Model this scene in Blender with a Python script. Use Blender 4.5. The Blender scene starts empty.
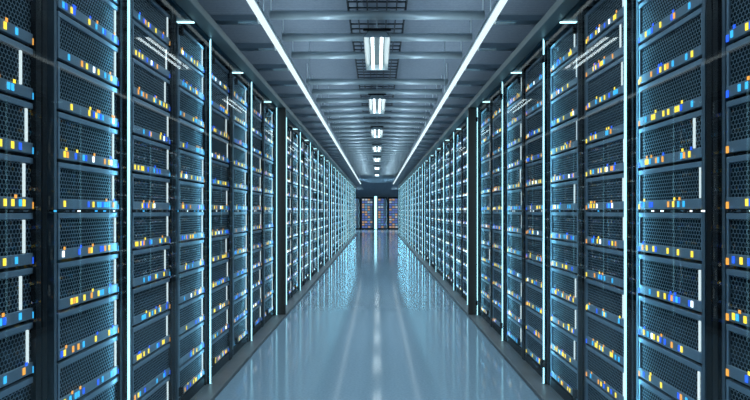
import bpy, bmesh, math, random
from mathutils import Vector, Matrix

random.seed(11)
scene = bpy.context.scene
COL = scene.collection
F = 540.0                 # focal length in pixels of the 750x400 frame
CAM_Z = 1.22

# ------------------------------------------------------------------ camera
cd = bpy.data.cameras.new('camera')
cam = bpy.data.objects.new('camera', cd)
COL.objects.link(cam)
cam.location = (0, 0, CAM_Z)
cam.rotation_euler = (math.radians(90), 0, 0)
cd.sensor_width = 36.0
cd.lens = F / 750 * 36
cd.shift_x = -2 / 750
cd.shift_y = 11 / 750
cd.clip_start = 0.05
cd.clip_end = 200
scene.camera = cam

# ------------------------------------------------------------------ world, exposure
w = bpy.data.worlds.new('world')
scene.world = w
w.use_nodes = True
w.node_tree.nodes['Background'].inputs[0].default_value = (0.05, 0.09, 0.13, 1)
w.node_tree.nodes['Background'].inputs[1].default_value = 0.2
scene.view_settings.view_transform = 'Standard'
scene.view_settings.look = 'None'
scene.view_settings.gamma = 1
scene.view_settings.exposure = 0.0
scene.cycles.max_bounces = 10
scene.cycles.transparent_max_bounces = 16
scene.cycles.sample_clamp_indirect = 6

# light levels (radiance of the luminous surfaces)
STRIP_E, TUBE_E, COLUMN_E, TOP_E, BAR_E, LED_E = 1.1, 6.5, 2.4, 2.5, 0.95, 1.4
# power of the lamps inside the two light lines (down, and up as an added lamp) and inside each twin-tube fixture
LINE_DOWN_W, ADDED_UP_W, FIXTURE_W, COLUMN_W = 85.0, 95.0, 24.0, 0.5
LAMP_COL = (0.70, 0.89, 1.0)
def lamp(name, parent, loc, sx, sy, watt, spread, up=False):
    ld = bpy.data.lights.new(name, 'AREA')
    ld.shape = 'RECTANGLE'; ld.size = sx; ld.size_y = sy
    ld.energy = watt; ld.color = LAMP_COL; ld.spread = math.radians(spread)
    o = bpy.data.objects.new(name, ld); COL.objects.link(o)
    o.parent = parent; o.location = loc
    if up: o.rotation_euler = (math.pi, 0, 0)
    return o

# ------------------------------------------------------------------ materials
def principled(name, base, rough=0.5, metal=0.0, spec=0.5):
    m = bpy.data.materials.new(name)
    m.use_nodes = True
    b = m.node_tree.nodes['Principled BSDF']
    b.inputs['Base Color'].default_value = (*base, 1)
    b.inputs['Roughness'].default_value = rough
    b.inputs['Metallic'].default_value = metal
    b.inputs['Specular IOR Level'].default_value = spec
    return m

def noisy(m, c1, c2, scale, bump=0.0, detail=4, stretch=None):
    nt = m.node_tree; b = nt.nodes['Principled BSDF']
    tc = nt.nodes.new('ShaderNodeTexCoord')
    mp = nt.nodes.new('ShaderNodeMapping')
    if stretch: mp.inputs['Scale'].default_value = stretch
    n = nt.nodes.new('ShaderNodeTexNoise')
    n.inputs['Scale'].default_value = scale; n.inputs['Detail'].default_value = detail
    r = nt.nodes.new('ShaderNodeValToRGB')
    r.color_ramp.elements[0].position = 0.3; r.color_ramp.elements[1].position = 0.7
    r.color_ramp.elements[0].color = (*c1, 1); r.color_ramp.elements[1].color = (*c2, 1)
    L = nt.links.new
    L(tc.outputs['Object'], mp.inputs[0]); L(mp.outputs[0], n.inputs['Vector'])
    L(n.outputs['Fac'], r.inputs[0]); L(r.outputs[0], b.inputs['Base Color'])
    if bump:
        bp = nt.nodes.new('ShaderNodeBump'); bp.inputs['Strength'].default_value = bump
        bp.inputs['Distance'].default_value = 0.01
        L(n.outputs['Fac'], bp.inputs['Height']); L(bp.outputs[0], b.inputs['Normal'])
    return m

def glow(name, col, strength, sampled=True):
    m = bpy.data.materials.new(name)
    m.use_nodes = True
    nt = m.node_tree
    b = nt.nodes['Principled BSDF']
    b.inputs['Base Color'].default_value = (0.02, 0.02, 0.02, 1)
    b.inputs['Roughness'].default_value = 0.4
    b.inputs['Emission Color'].default_value = (*col, 1)
    b.inputs['Emission Strength'].default_value = strength
    if not sampled:
        m.cycles.emission_sampling = 'NONE'
    return m

def hex_grille(name, axis, metal_c, hole_c, pitch=0.0165):
    """sheet metal punched with a honeycomb of dark holes; axis is the horizontal object axis"""
    m = principled(name, metal_c, 0.38, 0.55)
    nt = m.node_tree; L = nt.links.new; b = nt.nodes['Principled BSDF']
    tc = nt.nodes.new('ShaderNodeTexCoord'); sp = nt.nodes.new('ShaderNodeSeparateXYZ')
    L(tc.outputs['Object'], sp.inputs[0])
    def M(op, a, bb=None):
        n = nt.nodes.new('ShaderNodeMath'); n.operation = op
        for i, v in enumerate((a, bb)):
            if v is None: continue
            if isinstance(v, (int, float)): n.inputs[i].default_value = v
            else: L(v, n.inputs[i])
        return n.outputs[0]
    s3 = math.sqrt(3)
    u = M('DIVIDE', sp.outputs[axis], pitch); v = M('DIVIDE', sp.outputs['Z'], pitch * s3)
    def cell(off):
        a = M('ABSOLUTE', M('SUBTRACT', M('FRACT', M('ADD', u, off)), 0.5))
        c = M('MULTIPLY', M('ABSOLUTE', M('SUBTRACT', M('FRACT', M('ADD', v, off)), 0.5)), s3)
        return M('MAXIMUM', a, M('ADD', M('MULTIPLY', a, 0.5), M('MULTIPLY', c, s3 / 2)))
    d = M('MINIMUM', cell(100.0), cell(100.5))
    hole = M('LESS_THAN', d, 0.40)
    mx = nt.nodes.new('ShaderNodeMix'); mx.data_type = 'RGBA'
    mx.inputs[6].default_value = (*metal_c, 1); mx.inputs[7].default_value = (*hole_c, 1)
    L(hole, mx.inputs[0]); L(mx.outputs[2], b.inputs['Base Color'])
    L(M('MULTIPLY', M('SUBTRACT', 1.0, hole), 0.5), b.inputs['Metallic'])
    L(M('MULTIPLY', M('SUBTRACT', 1.0, hole), 0.5), b.inputs['Specular IOR Level'])
    bp = nt.nodes.new('ShaderNodeBump'); bp.inputs['Strength'].default_value = 0.35
    bp.inputs['Distance'].default_value = 0.003
    L(d, bp.inputs['Height']); L(bp.outputs[0], b.inputs['Normal'])
    return m

def glass_mat():
    m = bpy.data.materials.new('door_glass'); m.use_nodes = True
    nt = m.node_tree; nt.nodes.clear(); L = nt.links.new
    o = nt.nodes.new('ShaderNodeOutputMaterial')
    t = nt.nodes.new('ShaderNodeBsdfTransparent'); t.inputs[0].default_value = (0.96, 0.985, 0.99, 1)
    g = nt.nodes.new('ShaderNodeBsdfGlossy'); g.inputs['Roughness'].default_value = 0.0
    f = nt.nodes.new('ShaderNodeFresnel'); f.inputs['IOR'].default_value = 1.22
    # the pane's inner face must not reflect totally: seen from behind the index is inverted
    gm = nt.nodes.new('ShaderNodeNewGeometry'); iv = nt.nodes.new('ShaderNodeMapRange')
    iv.inputs['To Min'].default_value = 1.22; iv.inputs['To Max'].default_value = 1 / 1.22
    L(gm.outputs['Backfacing'], iv.inputs['Value']); L(iv.outputs[0], f.inputs['IOR'])
    mx = nt.nodes.new('ShaderNodeMixShader')
    cap = nt.nodes.new('ShaderNodeMath'); cap.operation = 'MINIMUM'; cap.inputs[1].default_value = 0.06   # coated glass
    L(f.outputs[0], cap.inputs[0]); L(cap.outputs[0], mx.inputs[0]); L(t.outputs[0], mx.inputs[1]); L(g.outputs[0], mx.inputs[2])
    L(mx.outputs[0], o.inputs[0])
    return m

MAT = {}
MAT['bezel'] = principled('slate_bezel', (0.20, 0.29, 0.38), 0.34, 0.4)
MAT['post'] = principled('slate_post', (0.11, 0.16, 0.21), 0.36, 0.4)
MAT['black'] = principled('black_metal', (0.006, 0.008, 0.011), 0.6, 0, 0.15)
MAT['chassis'] = principled('dark_chassis', (0.012, 0.016, 0.022), 0.5, 0.3)
MAT['header'] = principled('dark_blue_header', (0.015, 0.06, 0.10), 0.35, 0.2)
MAT['grille'] = hex_grille('honeycomb_grille', 'X', (0.14, 0.22, 0.28), (0.008, 0.014, 0.02))
MAT['grille_far'] = hex_grille('honeycomb_grille_rows', 'Y', (0.14, 0.22, 0.28), (0.008, 0.014, 0.02))
MAT['glass'] = glass_mat()
MAT['rod'] = principled('galvanised_steel', (0.5, 0.62, 0.68), 0.35, 0.7)
MAT['rodlight'] = principled('pale_rod', (0.75, 0.85, 0.9), 0.4)
MAT['bar'] = noisy(principled('painted_ceiling_bar', (0.2, 0.25, 0.3), 0.4, 0.35), (0.36, 0.46, 0.51), (0.43, 0.53, 0.59), 6)
MAT['sidebar'] = principled('dark_steel_channel', (0.36, 0.44, 0.5), 0.35, 0.6)
MAT['chrome'] = principled('bright_bracket', (0.72, 0.82, 0.85), 0.22, 0.6)
MAT['wire'] = principled('dark_basket_wire', (0.02, 0.03, 0.04), 0.4, 0.4)
MAT['panel'] = noisy(principled('dark_brown_panel', (0.03, 0.03, 0.03), 0.6), (0.026, 0.026, 0.025), (0.04, 0.04, 0.038), 90)
MAT['trim'] = noisy(principled('grey_green_trim', (0.2, 0.25, 0.26), 0.45, 0.2), (0.17, 0.215, 0.225), (0.21, 0.26, 0.27), 3)
MAT['plinth'] = noisy(principled('grey_plinth', (0.16, 0.18, 0.19), 0.4), (0.06, 0.072, 0.08), (0.085, 0.1, 0.11), 5)
MAT['reflector'] = principled('white_reflector', (0.10, 0.14, 0.15), 0.35, 0.5)
MAT['wall'] = noisy(principled('grey_wall', (0.08, 0.1, 0.12), 0.7), (0.20, 0.26, 0.32), (0.24, 0.31, 0.37), 4)
MAT['cable'] = principled('pale_blue_cable', (0.35, 0.6, 0.68), 0.5)

ICE = (0.60, 0.92, 1.0)
MAT['strip'] = glow('strip_diffuser', (0.80, 0.96, 1.0), STRIP_E)
MAT['tube'] = glow('fluorescent_tube', (0.82, 0.96, 1.0), TUBE_E)
MAT['column'] = glow('ice_blue_tube', (0.38, 0.82, 1.0), COLUMN_E)
MAT['toplight'] = glow('top_light_tube', (0.50, 0.9, 1.0), TOP_E)
MAT['lightbar'] = glow('white_light_bar', (0.80, 0.96, 1.0), BAR_E, False)
LED = {
    'yellow': glow('yellow_led', (1.0, 0.72, 0.05), 1.15 * LED_E, False),
    'amber': glow('amber_led', (1.0, 0.42, 0.06), 0.9 * LED_E, False),
    'sky': glow('sky_blue_led', (0.04, 0.48, 0.95), 1.0 * LED_E, False),
    'blue': glow('blue_led', (0.015, 0.11, 0.9), 1.1 * LED_E, False),
    'white': glow('white_led', (0.85, 0.95, 1.0), 1.9 * LED_E, False),
}
LED_PICK = ['yellow'] * 7 + ['amber'] * 2 + ['sky'] * 5 + ['blue'] * 4 + ['white'] * 1

# floor: polished sealed concrete / vinyl with fine speckle
fm = principled('polished_floor', (0.14, 0.18, 0.22), 0.10, 0, 0.6)
noisy(fm, (0.13, 0.20, 0.255), (0.16, 0.24, 0.30), 60, 0, 3)
MAT['floor'] = fm
# ceiling: painted corrugated sheet
cm = noisy(principled('corrugated_ceiling', (0.2, 0.25, 0.3), 0.75), (0.20, 0.25, 0.315), (0.245, 0.30, 0.37), 35, 0.0, 6)
nt = cm.node_tree
wv = nt.nodes.new('ShaderNodeTexWave'); wv.bands_direction = 'Y'; wv.inputs['Scale'].default_value = 5.2
tcw = nt.nodes.new('ShaderNodeTexCoord'); nt.links.new(tcw.outputs['Object'], wv.inputs['Vector'])
bpw = nt.nodes.new('ShaderNodeBump'); bpw.inputs['Strength'].default_value = 0.35; bpw.inputs['Distance'].default_value = 0.01
nt.links.new(wv.outputs['Fac'], bpw.inputs['Height'])
nt.links.new(bpw.outputs[0], nt.nodes['Principled BSDF'].inputs['Normal'])
MAT['ceiling'] = cm

# ------------------------------------------------------------------ mesh helpers
class MB:
    """collects shapes into one mesh"""
    def __init__(self):
        self.v, self.f, self.mi, self.mats = [], [], [], []
    def _m(self, mat):
        if mat not in self.mats: self.mats.append(mat)
        return self.mats.index(mat)
    def face(self, pts, mat):
        n = len(self.v); self.v += [tuple(p) for p in pts]
        self.f.append(tuple(range(n, n + len(pts)))); self.mi.append(self._m(mat))
    def box(self, x0, x1, y0, y1, z0, z1, mat, M=None):
        n = len(self.v)
        P = [(x0,y0,z0),(x1,y0,z0),(x1,y1,z0),(x0,y1,z0),(x0,y0,z1),(x1,y0,z1),(x1,y1,z1),(x0,y1,z1)]
        if M is not None: P = [tuple(M @ Vector(p)) for p in P]
        self.v += P
        for q in ((0,3,2,1),(4,5,6,7),(0,1,5,4),(1,2,6,5),(2,3,7,6),(3,0,4,7)):
            self.f.append(tuple(n + i for i in q)); self.mi.append(self._m(mat))
    def tube(self, a, b, r, mat, seg=10, arc=(0, 2 * math.pi), close=True):
        a, b = Vector(a), Vector(b); d = (b - a).normalized()
        up = Vector((0, 0, 1)) if abs(d.z) < 0.9 else Vector((0, 1, 0))
        s = d.cross(up).normalized(); t = s.cross(d)
        full = abs(arc[1] - arc[0] - 2 * math.pi) < 1e-6
        k = seg if full else seg + 1
        ring = [arc[0] + (arc[1] - arc[0]) * i / seg for i in range(k)]
        n = len(self.v)
        for c in (a, b):
            self.v += [tuple(c + r * (math.cos(q) * s + math.sin(q) * t)) for q in ring]
        m = self._m(mat)
        for i in range(seg if full else k - 1):
            j = (i + 1) % k
            self.f.append((n + i, n + j, n + k + j, n + k + i)); self.mi.append(m)
        if not full:
            self.f.append((n + k - 1, n, n + k, n + 2 * k - 1)); self.mi.append(m)
        self.f.append(tuple(n + i for i in reversed(range(k)))); self.mi.append(m)
        self.f.append(tuple(n + k + i for i in range(k))); self.mi.append(m)
    def mesh(self, name, bevel=0.0):
        me = bpy.data.meshes.new(name)
        me.from_pydata(self.v, [], self.f)
        for m in self.mats: me.materials.append(m)
        for p, i in zip(me.polygons, self.mi): p.material_index = i
        if bevel:
            bm = bmesh.new(); bm.from_mesh(me)
            bmesh.ops.remove_doubles(bm, verts=bm.verts, dist=1e-6)
            bmesh.ops.bevel(bm, geom=[e for e in bm.edges if len(e.link_faces) == 2 and e.calc_face_angle(0) > 0.5],
                            offset=bevel, segments=2, affect='EDGES', profile=0.5)
            bmesh.ops.recalc_face_normals(bm, faces=bm.faces)
            bm.to_mesh(me); bm.free()
        me.update()
        return me

def link(name, data, parent=None, loc=(0, 0, 0), rot=(0, 0, 0)):
    o = bpy.data.objects.new(name, data)
    COL.objects.link(o)
    o.location = loc; o.rotation_euler = rot
    if parent is not None: o.parent = parent
    return o

def tag(o, label, cat, group=None):
    o['label'] = label; o['category'] = cat
    if group: o['group'] = group
    return o

def structure(name, mb, bevel=0.0):
    o = link(name, mb.mesh(name, bevel)); o['kind'] = 'structure'
    return o

ONES = ['first','second','third','fourth','fifth','sixth','seventh','eighth','ninth','tenth','eleventh','twelfth','thirteenth',
        'fourteenth','fifteenth','sixteenth','seventeenth','eighteenth','nineteenth']
TENS = {20: ('twenty', 'twentieth'), 30: ('thirty', 'thirtieth'), 40: ('forty', 'fortieth'), 50: ('fifty', 'fiftieth')}
def nth(i):              # 1-based
    if i < 20: return ONES[i - 1]
    t = i // 10 * 10
    return TENS[t][1] if i == t else TENS[t][0] + '-' + ONES[i - t - 1]

# ------------------------------------------------------------------ layout
BAY = 1.223
W = BAY / 2                       # rack width
BLOCK = 6.81                      # five bays and the gap after them
Y0 = 0.051
YEND = 36.6
XR = 1.15                         # front line of the racks and light columns
CEIL = CAM_Z + 2.17
SIDES = (('left', -1), ('right', 1))
ROT = {-1: math.radians(90), 1: math.radians(-90)}   # front of a left unit faces +X, of a right unit -X

def front(side, y_near, y_far, x, z):
    """world position and turn of a unit whose local x runs left to right along its front"""
    return ((side * x, y_near if side < 0 else y_far, z), (0, 0, ROT[side]))

# ------------------------------------------------------------------ room shell
mb = MB(); mb.box(-2.4, 2.4, -1.5, YEND + 0.2, -0.1, 0, MAT['floor']); structure('floor', mb)
mb = MB(); mb.box(-2.4, 2.4, -1.5, YEND + 0.2, CEIL, CEIL + 0.1, MAT['ceiling']); structure('ceiling', mb)
for nm, s in SIDES:
    mb = MB(); mb.box(min(s*2.3, s*2.4), max(s*2.3, s*2.4), -1.5, YEND + 0.2, 0, CEIL, MAT['wall']); structure('wall_' + nm, mb)
mb = MB(); mb.box(-2.3, 2.3, YEND + 0.05, YEND + 0.2, 0, CEIL, MAT['wall']); structure('wall_far', mb)
mb = MB(); mb.box(-2.3, 2.3, -1.5, -1.4, 0, CEIL, MAT['wall']); structure('wall_near', mb)
for k, (nm, s) in enumerate(SIDES):
    # low plinth the racks stand on, and the overhanging canopy edge above them
    mb = MB(); mb.box(min(s*1.05, s*2.1), max(s*1.05, s*2.1), -0.2, 28.55, 0, 0.03, MAT['plinth']); structure('baseboard_' + nm, mb, 0.006)
    mb = MB(); mb.box(min(s*1.06, s*2.1), max(s*1.06, s*2.1), -0.2, 28.55, CAM_Z + 1.19, CAM_Z + 1.245, MAT['trim']); structure('trim_%d' % (k + 1), mb, 0.006)

# ------------------------------------------------------------------ rack and server meshes (local: x along front, y into rack, z up)
PL = 0.03                          # plinth top
TOP = CAM_Z + 1.188
RH = TOP - PL
PITCH, SH, SW = 0.187, 0.174, 0.475
SX0 = 0.115
REC = 0.034                        # servers sit this far behind the front line
def rack_frame_mesh(s):
    mb = MB(); P = MAT['post']; K = MAT['black']
    for x in ((0.088, 0.592) if s < 0 else (0.038, 0.538)): mb.box(x, x + 0.016, 0.03, 0.06, 0, RH - 0.075, P)
    mb.box(0.003, 0.030, 0.02, 0.75, 0, RH - 0.02, K); mb.box(W - 0.033, W - 0.003, 0.02, 0.75, 0, RH - 0.02, K)
    mb.box(0.030, W - 0.033, 0.70, 0.75, 0.0, RH - 0.02, K)
    mb.box(0.030, W - 0.033, 0.03, 0.7, 0.0, 0.055, K)
    return mb.mesh('frame')
def rack_header_mesh():
    mb = MB()
    mb.box(0.001, W - 0.001, -0.004, 0.75, RH - 0.014, RH, MAT['header'])      # roof panel of the rack
    mb.box(0.033, W - 0.033, 0.16, 0.18, RH - 0.075, RH - 0.014, MAT['header'])  # set-back header above the servers
    mb.box(0.033, W - 0.033, 0.03, 0.17, RH - 0.079, RH - 0.075, MAT['post'])
    return mb.mesh('header')
def door_mesh():
    mb = MB(); mb.box(0.008, W - 0.008, -0.030, -0.026, 0.03, RH - 0.07, MAT['glass'])
    return mb.mesh('glass_door')
def hinge_mesh():
    mb = MB(); mb.box(0.004, 0.03, -0.026, -0.006, 0, 0.05, MAT['black'])
    return mb.mesh('hinge')
def seam_mesh(r):  # glowing dots stand for distant lights glimpsed through the open gap
    mb = MB(); z = CAM_Z - PL
    mb.box(0.08, 0.585, 0.03, 0.05, z - 0.0045, z + 0.0045, MAT['black'])
    x = 0.085
    while x < 0.56:
        wd = r.uniform(0.008, 0.022)
        mb.box(x, x + wd, 0.028, 0.030, z - 0.003, z + 0.003, r.choice([LED['sky'], MAT['post'], MAT['post'], LED['white'], MAT['chassis']]))
        x += wd + r.uniform(0.02, 0.07)
    return mb.mesh('gap_glimmer_strip')
def toplight_mesh():
    mb = MB(); mb.box(-0.006, 0.006, -0.012, 0.095, -0.008, 0, MAT['toplight'])
    return mb.mesh('top_light')
FRAME = {-1: rack_frame_mesh(-1), 1: rack_frame_mesh(1)}
HEADER, DOOR, HINGE, TOPL = rack_header_mesh(), door_mesh(), hinge_mesh(), toplight_mesh()
_r = random.Random(3)
SEAMS = [seam_mesh(_r) for _ in range(6)]

BZ = 0.038                         # height of the bezel with the lights
TZ = 0.020                         # height of the upper bezel
def chassis_mesh():
    mb = MB(); mb.box(0.004, SW - 0.004, 0.012, 0.62, 0.004, SH - 0.004, MAT['chassis'])
    mb.box(0.03, 0.05, 0.62, 0.63, 0.05, 0.1, MAT['black'])
    return mb.mesh('server')
def bezel_mesh():
    mb = MB(); m = MAT['bezel']
    mb.box(0, SW, -0.004, 0.014, 0, BZ, m)
    mb.box(0, SW, -0.004, 0.014, SH - TZ, SH, m)
    mb.box(0, 0.012, -0.003, 0.014, BZ, SH - TZ, m); mb.box(SW - 0.007, SW, -0.003, 0.014, BZ, SH - TZ, m)
    return mb.mesh('bezel', 0.0018)
def grille_mesh():
    mb = MB(); mb.box(0.012, SW - 0.007, 0.004, 0.012, BZ, SH - TZ, MAT['grille'])
    return mb.mesh('grille')
def bar_mesh():
    mb = MB(); mb.box(-0.0038, 0.0038, -0.002, 0.004, BZ + 0.002, SH - TZ - 0.002, MAT['lightbar'])
    return mb.mesh('light_bar')
def led_mesh(c, wd, h):
    mb = MB(); mb.box(-wd / 2, wd / 2, -0.002, 0.0, -h / 2, h / 2, LED[c])
    return mb.mesh('led')
CHASSIS, BEZEL, GRILLE, BAR = chassis_mesh(), bezel_mesh(), grille_mesh(), bar_mesh()
LEDBIG = {c: led_mesh(c, 0.0125, 0.023) for c in LED}
LED_GLINT = {c: led_mesh(c, 0.0105, 0.012) for c in LED}

LED_GLINT_PICK = ['white'] * 6 + ['yellow'] * 3 + ['amber'] * 1 + ['sky'] * 4 + ['blue'] * 3  # extra whites imitate glints of the light columns on the far bezels
def led_layout(r, pick=LED_PICK, more=0):
    """(x, z, colour, big) of the indicator lights and painted glints of one server"""
    out = []; n = r.randint(6 + more, 10 + more)
    xs = sorted(r.sample(range(22), n))
    lo = r.choice([0.02, 0.03, 0.05])
    for i in xs:
        x = lo + i * (SW - lo - 0.06) / 21
        out.append((x, BZ * 0.52, r.choice(pick), True))
        if r.random() < 0.3: out.append((x + r.uniform(0.006, 0.014), BZ + 0.0025, r.choice(['amber', 'blue', 'amber', 'blue', 'yellow']), False))  # small upper spots imitate reflections of the LEDs in the grille edge
    return out

# ------------------------------------------------------------------ racks: where each stands
RACKS = []                         # side name, sign, block, index in block, y of its near end
for nm, s in SIDES:
    for b in range(5):
        for i in range(10 if b < 4 else 2):
            yn = Y0 + b * BLOCK + i * W
            if b == 0 and i == 0: continue
            RACKS.append((nm, s, b, i, yn))

def rack_phrase(nm, b, i):
    if b == 0:
        if i == 1: return '%s rack beside the viewer' % nm
        return 'nearest %s rack' % nm if i == 2 else '%s %s rack' % (nth(i - 1), nm)
    return '%s %s rack past the %s dark panel' % (nth(i + 1), nm, nth(b))

rr = random.Random(5)
for nm, s, b, i, yn in RACKS:
    loc, rot = front(s, yn, yn + W, XR, PL)
    root = link('server_rack', None, None, loc, rot)
    root.empty_display_size = 0.1
    if b == 0 and i == 1: lab = 'dark glass-fronted server rack beside the viewer, before the nearest visible %s rack' % nm
    elif b == 0 and i == 2: lab = 'nearest %s server rack with a glass door, cut off by the frame edge' % nm
    elif b == 0: lab = 'dark server rack with glass door, %s from the front in the %s row' % (nth(i - 1), nm)
    else: lab = 'dark server rack with glass door, %s past the %s dark panel in the %s row' % (nth(i + 1), nth(b), nm)
    tag(root, lab, 'server rack', 'server racks along the aisle')
    link('frame', FRAME[s], root)
    link('header', HEADER, root)
    d = link('glass_door', DOOR, root)
    d['label'] = 'clear reflective glass door'
    if b < 2:
        for z in (0.12, RH - 0.17): link('hinge', HINGE, d, (0, 0, z))
    link('gap_glimmer_strip', rr.choice(SEAMS), root)
    if i % 2 == 1:                # the farther rack of each pair carries the small light under its roof
        link('top_light', TOPL, root, (0.24 if s < 0 else W - 0.24, -0.004, RH - 0.0145))

# ------------------------------------------------------------------ servers
SLOTS = []
for nm, s, b, i, yn in RACKS:
    for k in range(12):
        above = k >= 6
        q = (k - 6) if above else (5 - k)
        z = CAM_Z + (0.0075 + q * PITCH if above else -0.0075 - q * PITCH - SH)
        yc = yn + W / 2
        py0 = 211 - F * (z + SH - CAM_Z) / yc; py1 = 211 - F * (z - CAM_Z) / yc
        px = F * (XR + 0.01) / (yn + W - 0.06)
        vis = px < 377 and py1 > 3 and py0 < 397
        SLOTS.append(dict(nm=nm, s=s, b=b, i=i, yn=yn, z=z, q=q, above=above, vis=vis))
vis = sorted([t for t in SLOTS if t['vis']], key=lambda t: t['yn'])
cut = 300
while cut < len(vis) and vis[cut]['yn'] == vis[cut - 1]['yn']: cut -= 1
single = vis[:cut]
ids = {id(t) for t in single}
rest = [t for t in SLOTS if id(t) not in ids]

LED_GLINT_ROWS = []
rl = random.Random(21)
for _ in range(10):
    mb = MB()
    for x, z, c, big in led_layout(rl, LED_GLINT_PICK, 3):
        wd, h = (0.0135, 0.021) if big else (0.0105, 0.012)
        mb.box(x - wd/2, x + wd/2, -0.006, -0.004, z - h/2, z + h/2, LED[c])
    LED_GLINT_ROWS.append(mb.mesh('led_glint_row'))

rs = random.Random(8)
DESC = ['grey perforated server', 'dark perforated server']
for t in single:
    s = t['s']
    (x, y, z), rot = front(s, t['yn'], t['yn'] + W, XR + REC, t['z'])
    off = SX0 if s < 0 else 0.06
    y = y + off * (1 if s < 0 else -1)
    root = link('server', CHASSIS, None, (x, y, z), rot)
    b, i = t['b'], t['i']
    pos = '%s %s the middle seam' % (nth(t['q'] + 1), 'above' if t['above'] else 'below')
    lab = 'perforated server %s, %s' % (pos, rack_phrase(t['nm'], b, i))
    tag(root, lab, 'server', 'rack servers with honeycomb grilles')
    link('bezel', BEZEL, root)
    link('grille', GRILLE, root)
    if rs.random() < (0.92 if s < 0 else 0.72):
        link('light_bar', BAR, root, (SW - (0.034 if s < 0 else 0.02) + rs.choice([-0.035, -0.018, -0.006, 0, 0, 0.004]), 0, 0))['label'] = 'white upright light bar'
    if b == 0:
        for lx, lz, c, big in led_layout(rs):
            link('led', (LEDBIG if big else LED_GLINT)[c], root, (lx, -0.004, lz))['label'] = c.replace('sky', 'sky blue') + ' indicator light / glint'
        c = rs.choice(['blue', 'blue', 'amber', 'sky'] if s < 0 else ['amber', 'amber', 'blue', 'yellow'])
        link('led', LEDBIG[c], root, (SW - 0.008 if s < 0 else 0.008, -0.004, 0.012))['label'] = c.replace('sky', 'sky blue') + ' indicator light / glint'
    else:
        link('led_glint_row', rs.choice(LED_GLINT_ROWS), root)

# the smaller servers of the rows far down the aisle and those of the racks outside the frame
mb = MB()
for t in rest:
    s = t['s']
    (x, y, z), rot = front(s, t['yn'], t['yn'] + W, XR + REC, t['z'])
    off = SX0 if s < 0 else 0.06
    y = y + off * (1 if s < 0 else -1)
    M = Matrix.Translation((x, y, z)) @ Matrix.Rotation(rot[2], 4, 'Z')
    mb.box(0.004, SW - 0.004, 0.012, 0.30, 0.004, SH - 0.004, MAT['chassis'], M)
    m = MAT['bezel']
    mb.box(0, SW, -0.004, 0.014, 0, BZ, m, M); mb.box(0, SW, -0.004, 0.014, SH - TZ, SH, m, M)
    mb.box(0, 0.012, -0.003, 0.012, BZ, SH - TZ, m, M); mb.box(SW - 0.007, SW, -0.003, 0.012, BZ, SH - TZ, m, M)
    mb.box(0.012, SW - 0.007, 0.004, 0.012, BZ, SH - TZ, MAT['grille_far'], M)
    if rs.random() < 0.5:
        bx = SW - (0.034 if s < 0 else 0.02) + rs.choice([-0.035, -0.018, -0.006, 0, 0, 0.004])
        mb.box(bx - 0.0045, bx + 0.0045, -0.002, 0.004, BZ + 0.002, SH - TZ - 0.002, MAT['lightbar'], M)
    for lx, lz, c, big in led_layout(rs, LED_GLINT_PICK, 3):
        if big: mb.box(lx - 0.0068, lx + 0.0068, -0.006, -0.004, lz - 0.0105, lz + 0.0105, LED[c], M)
o = link('server', mb.mesh('server_rows'))
o['kind'] = 'stuff'
tag(o, 'rows of small servers filling the distant racks down both sides of the aisle', 'servers')

# ------------------------------------------------------------------ vertical light columns between the racks
def column_parts():
    mb = MB(); mb.box(-0.006, 0.006, -0.006, 0.002, 0.0, RH - 0.003, MAT['column']); t = mb.mesh('light_tube', 0.002)
    mb = MB(); mb.box(-0.008, 0.008, 0.002, 0.03, 0.0, RH - 0.016, MAT['black']); h = mb.mesh('housing')
    mb = MB(); mb.box(-0.008, 0.008, -0.014, 0.004, RH - 0.003, RH, MAT['rod']); mb.box(-0.008, 0.008, -0.014, 0.004, 0.0, 0.003, MAT['rod'])
    return t, h, mb.mesh('end_cap')
TUBE_ME, HOUS_ME, CAP_ME = column_parts()
for nm, s in SIDES:
    for b in range(5):
        for k in range(6 if b < 4 else 2):
            y = Y0 + b * BLOCK + k * BAY
            if y < 1: continue
            root = link('light_column', None, None, (s * XR, y + (0.0 if k < 5 else 0.01) - (0.01 if k == 0 else 0), PL), (0, 0, ROT[s]))
            if b == 0: lab = 'slim ice-blue upright light, %s between the front racks of the %s row' % (nth(k), nm)
            else: lab = 'slim ice-blue upright light, %s past the %s dark panel in the %s row' % (nth(k + 1), nth(b), nm)
            tag(root, lab, 'light', 'upright light tubes between racks')
            link('light_tube', TUBE_ME, root); link('housing', HOUS_ME, root)
            # side throw of the tube onto the rack front before it
            sl = lamp('side_light', root, (-0.0085 if s < 0 else 0.0085, -0.002, RH / 2), 0.008, RH - 0.03, COLUMN_W, 90)
            sl.data.color = (0.22, 0.70, 1.0)
            sx = -1 if s < 0 else 1
            sl.rotation_euler = Vector((-sx * 0.80, -0.60, 0)).to_track_quat('Z', 'Y').to_euler()
            if b < 2: link('end_cap', CAP_ME, root)

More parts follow.
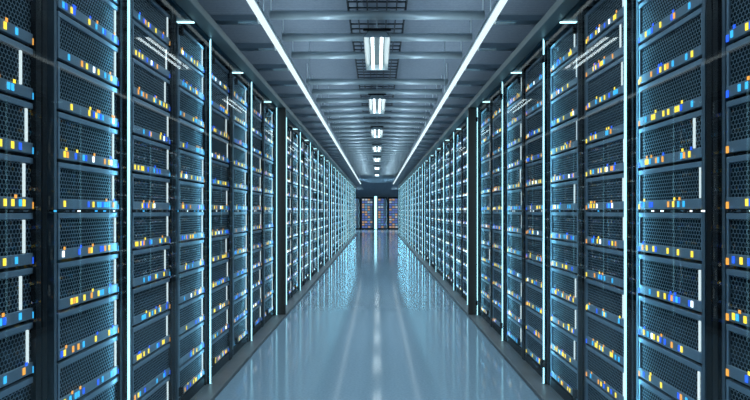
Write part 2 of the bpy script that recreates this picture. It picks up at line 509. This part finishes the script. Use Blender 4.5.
# ------------------------------------------------------------------ dark end panels closing each block
for nm, s in SIDES:
    for b in range(4):
        y = Y0 + b * BLOCK + 5 * BAY + 0.03
        mb = MB()
        mb.box(0.0, 0.03, -0.10 if b == 0 else -0.03, 0.75, 0, TOP, MAT['panel'])
        mb.box(0.03, BLOCK - 5 * BAY - 0.06, 0.06, 0.09, 0.03, TOP, MAT['panel'])
        if s > 0: mb.v = [(-x_, y_, z_) for x_, y_, z_ in mb.v]
        mb2 = mb.mesh('end_panel')
        bm = bmesh.new(); bm.from_mesh(mb2); bmesh.ops.recalc_face_normals(bm, faces=bm.faces); bm.to_mesh(mb2); bm.free()
        # the fin stands on the plinth edge and reaches the canopy
        for v in mb2.vertices: v.co.z = max(v.co.z, 0.0)
        o = link('end_panel', mb2, None, (s * XR, y, 0.031), (0, 0, ROT[s]))
        for v in mb2.vertices: v.co.z *= (TOP - 0.033) / TOP
        tag(o, 'dark brown upright panel closing the %s block of racks on the %s' % (nth(b + 1), nm), 'panel', 'dark end panels between rack blocks')

# ------------------------------------------------------------------ long linear lights
for nm, s in SIDES:
    xs, zs = s * 0.84, CAM_Z + 1.40
    root = link('linear_light', None, None, (xs, 0, zs))
    tag(root, 'long white linear light hanging in a line above the %s side of the aisle' % nm, 'ceiling light', 'long ceiling light lines')
    mb = MB(); mb.box(-0.023, 0.023, 0.6, 28.0, -0.012, 0.002, MAT['strip']); link('diffuser', mb.mesh('diffuser', 0.003), root)
    mb = MB(); mb.box(-0.029, 0.029, 0.59, 28.01, 0.002, 0.030, MAT['rod']); link('housing', mb.mesh('housing'), root)
    lamp('downlight', root, (0, 14.3, -0.0135), 0.05, 27.4, LINE_DOWN_W, 115)
    lamp('added_uplight', root, (0, 14.3, 0.032), 0.05, 27.4, ADDED_UP_W, 180, True)  # upward lamp added on top of the housing to brighten the ceiling
    mb = MB(); y = 1.3
    while y < 28:
        mb.tube((0, y, 0.03), (0, y, CEIL - zs), 0.004, MAT['rod'], 6); y += 2.7
    link('hanger_rod', mb.mesh('hanger_rod'), root)['kind'] = 'stuff'

# ------------------------------------------------------------------ ceiling bars
ZB = CAM_Z + 1.87
mb = MB(); mb.tube((-1.04, 0, 0.035), (1.04, 0, 0.035), 0.042, MAT['bar'], 14); CBAR = mb.mesh('bar')
mb = MB(); mb.tube((0, 0, 0.03), (0, 0, CEIL - ZB), 0.008, MAT['rodlight'], 6); CROD = mb.mesh('hanger_rod')
for p in CBAR.polygons: p.use_smooth = len(p.vertices) == 4
n = 0; k = 0
while True:
    y = 5.25 + 0.675 * k; k += 1
    if y > 36: break
    if k == 4: continue
    n += 1
    root = link('ceiling_bar', None, None, (0, y, ZB))
    tag(root, 'grey round bar hung across the middle of the ceiling, %s from the front' % nth(n), 'ceiling bar', 'bars across the middle of the ceiling')
    link('bar', CBAR, root)
    if y < 20:
        for x in (-1.03, 1.03): link('hanger_rod', CROD, root, (x, 0, 0))

ZS = CAM_Z + 1.393
def side_bar(s):
    mb = MB(); K = MAT['sidebar']
    x0, x1 = 0.88, 2.29
    a, b = min(s*x0, s*x1), max(s*x0, s*x1)
    mb.box(a, b, 0, 0.006, 0, 0.036, K); mb.box(a, b, 0, 0.09, -0.006, 0, K); mb.box(a, b, 0.084, 0.09, 0, 0.036, K)
    return mb.mesh('channel')
def bracket(s):
    mb = MB(); x0, x1 = 0.872, 1.02
    a, b = min(s*x0, s*x1), max(s*x0, s*x1)
    mb.tube((a, 0.045, 0.012), (b, 0.045, 0.012), 0.028, MAT['chrome'], 12)
    mb.box(min(s*0.87, s*0.882), max(s*0.87, s*0.882), -0.004, 0.095, -0.004, 0.042, MAT['chrome'])
    return mb.mesh('bracket')
for nm, s in SIDES:
    cm_, bm_ = side_bar(s), bracket(s)
    for k in range(48):
        y = 3.93 + 0.662 * k
        root = link('support_bar', None, None, (0, y, ZS))
        tag(root, 'dark support bar above the %s racks, %s from the front' % (nm, nth(k + 1)), 'support bar', 'support bars above the racks')
        link('channel', cm_, root)
        if y < 28.1: link('bracket', bm_, root)['label'] = 'bright metal bracket'

# dark crossbeam far down the aisle
mb = MB(); mb.box(-2.29, 2.29, 0, 0.25, 0, 0.12, MAT['panel'])
tag(link('crossbeam', mb.mesh('crossbeam', 0.004), None, (0, 24.6, CAM_Z + 2.0)), 'single dark crossbeam spanning the far part of the ceiling', 'crossbeam')['kind'] = 'thing'

# ------------------------------------------------------------------ wire basket tray above the bars
mb = MB(); zt = 0.0
wx = 0.28
for j in range(7):
    x = -wx + j * wx / 3
    mb.box(x - 0.006, x + 0.006, 4.0, 36.5, -0.006, 0.006, MAT['wire'])
y = 4.0
while y < 36.5:
    mb.box(-wx, wx, y - 0.005, y + 0.005, -0.005, 0.007, MAT['wire'])
    for x in (-wx, wx): mb.box(x - 0.005, x + 0.005, y - 0.005, y + 0.005, 0, 0.06, MAT['wire'])
    y += 0.15
for x in (-wx, wx): mb.box(x - 0.006, x + 0.006, 4.0, 36.5, 0.054, 0.066, MAT['wire'])
root = link('cable_basket', mb.mesh('cable_basket'), None, (0, 0, ZB + 0.085))
tag(root, 'dark wire basket tray running along the centre of the ceiling above the bars', 'cable tray')

# ------------------------------------------------------------------ fluorescent fixtures
FZ = CAM_Z + 1.64
def fixture_meshes(L):
    R = MAT['reflector']
    mb = MB()
    w0, w1, h = 0.125, 0.075, 0.06
    t = 0.004
    for s in (-1, 1):
        pts = [(s*w0, 0, 0), (s*w0, L, 0), (s*w1, L, h), (s*w1, 0, h)]
        q = [(s*(w0 + t), 0, 0), (s*(w0 + t), L, 0), (s*(w1 + t), L, h + t), (s*(w1 + t), 0, h + t)]
        mb.face(pts, R); mb.face(q[::-1], R)
        mb.face([pts[0], q[0], q[1], pts[1]], R); mb.face([pts[0], pts[3], q[3], q[0]], R); mb.face([pts[1], q[1], q[2], pts[2]], R)
    mb.box(-w1, w1, 0, L, h, h + t, R)
    housing = mb.mesh('reflector')
    mb = MB()
    mb.face([(-w0, 0, 0.0), (w0, 0, 0.0), (w1, 0, h), (-w1, 0, h)], MAT['rod']); mb.face([(w1, 0.01, h), (w0, 0.01, 0), (-w0, 0.01, 0), (-w1, 0.01, h)], MAT['rod'])
    mb.face([(-w0, 0, 0), (-w0, 0.01, 0), (w0, 0.01, 0), (w0, 0, 0)], MAT['rod'])
    cap = mb.mesh('end_cap')
    mb = MB(); mb.tube((0, 0.03, 0), (0, L - 0.03, 0), 0.013, MAT['tube'], 10); tube = mb.mesh('tube')
    mb = MB(); mb.tube((0, 0, 0), (0, 0, CEIL - FZ - h), 0.005, MAT['rod'], 6); rod = mb.mesh('hanger_rod')
    mb = MB(); mb.box(-0.13, 0.13, -0.012, 0.012, 0, 0.02, MAT['black']); br = mb.mesh('bracket')
    return housing, cap, tube, rod, br, h
HM, CM, TM, RM, BM, FH = fixture_meshes(1.2)
for k, y in enumerate([2.1, 5.09, 7.9, 10.9, 13.8, 16.8, 20.3, 24.3, 31.8, 31.8]):
    root = link('fluorescent_fixture', None, None, ((0 if k < 8 else 1.85 if k == 8 else -1.85), y, FZ))
    lab = 'twin-tube ceiling fixture over the aisle, just above the viewer outside the frame' if k == 0 else 'twin-tube ceiling fixture over the aisle centre, %s visible from the front' % nth(k)
    if k >= 8: lab = 'added unseen twin-tube ceiling fixture in the cross passage behind the %s row of racks' % ('right' if k == 8 else 'left')  # pair added out of sight to brighten the far wall
    tag(root, lab, 'ceiling light', 'twin-tube fixtures over the aisle')
    link('reflector', HM, root)
    for yy, rz in ((0, 0), (1.2, math.pi)): link('end_cap', CM, root, (0, yy, 0), (0, 0, rz))
    for x in (-0.045, 0.045): link('tube', TM, root, (x, 0, 0.02))['label'] = 'glowing white tube'
    lamp('fixture_lamp', root, (0, 0.6, 0.004), 0.16, 1.14, FIXTURE_W * (1 if k < 8 else 8), 115 if k < 8 else 165)
    for yy in (0.15, 1.05): link('hanger_rod', RM, root, (0, yy, FH))
    link('bracket', BM, root, (0, -0.03, 0.05))['label'] = 'black cross bracket'

# ------------------------------------------------------------------ far end: open racks full of lights, centre light
YB = 36.05
rf = random.Random(4)
FARX = [(-2.0, -1.18, 'outer left'), (-1.06, -0.24, 'inner left'), (0.02, 0.66, 'inner right'), (0.76, 1.56, 'outer right')]
FAR_LAB = {
    'outer left': 'open rack of blue and amber lights at the far wall, beside the left row',
    'inner left': 'open rack of blue and amber lights at the far wall, left of central light',
    'inner right': 'open rack of blue and amber lights at the far wall, right of central light',
    'outer right': 'open rack of blue and amber lights at the far wall, beside the right row'}
def far_panel(wd, r):
    mb = MB(); mb.box(0, wd, 0, 0.1, 0, 0.15, MAT['post'])
    x = 0.02
    while x < wd - 0.15:
        c = r.choice(['blue', 'blue', 'amber', 'sky', 'white', 'blue', 'amber'])
        mb.box(x, x + 0.14, -0.012, 0, 0.025, 0.125, LED_DIM[c]); x += r.choice([0.18, 0.2])
    return mb.mesh('patch_panel')
LED_DIM = {c: glow(c + '_far_lights', tuple(0.75 * q + 0.2 * w_ for q, w_ in zip(LED[c].node_tree.nodes['Principled BSDF'].inputs['Emission Color'].default_value[:3], (0.75, 0.85, 1.0))), 0.55, False) for c in LED}
PANELS = {}
for x0, x1, nm in FARX:
    root = link('open_rack', None, None, (x0, YB, 0.0))
    tag(root, FAR_LAB[nm], 'server rack', 'open racks at the far wall')
    wd = x1 - x0
    mb = MB()
    for x in (0, wd - 0.04): mb.box(x, x + 0.04, 0, 0.5, 0, 2.14, MAT['black'])
    mb.box(0.04, wd - 0.04, 0, 0.5, 2.08, 2.14, MAT['black']); mb.box(0.04, wd - 0.04, 0, 0.5, 0, 0.06, MAT['black'])
    mb.box(0.04, wd - 0.04, 0.45, 0.5, 0.06, 2.08, MAT['black'])
    link('frame', mb.mesh('frame'), root)
    for k in range(12):
        o = link('patch_panel', far_panel(wd - 0.10, rf), None, (x0 + 0.05, YB + 0.03, 0.075 + k * 0.166))
        tag(o, 'panel of coloured lights, %s from the bottom of the %s far rack' % (nth(k + 1), nm), 'patch panel', 'light panels in the far racks')
    pts = [(wd - 0.02 + 0.02 * math.sin(q * 1.3), -0.03, 0.08 + q * 0.1) for q in range(20)]
    if nm != 'inner left':
        mb = MB()
        for a, b_ in zip(pts, pts[1:]): mb.tube(a, b_, 0.022, MAT['cable'], 6)
        link('cable_bundle', mb.mesh('cable_bundle'), root)['label'] = 'pale blue cable bundle'
root = link('light_column', None, None, (-0.09, YB - 0.14, 0.0))
tag(root, 'thick ice-blue upright light at the centre of the far end of the aisle', 'light')
mb = MB(); mb.box(-0.085, 0.085, 0, 0.08, 0.02, 2.2, MAT['column']); link('light_tube', mb.mesh('light_tube', 0.01), root)
mb = MB(); mb.box(-0.1, 0.1, 0.08, 0.13, 0, 2.22, MAT['black']); link('housing', mb.mesh('housing'), root)
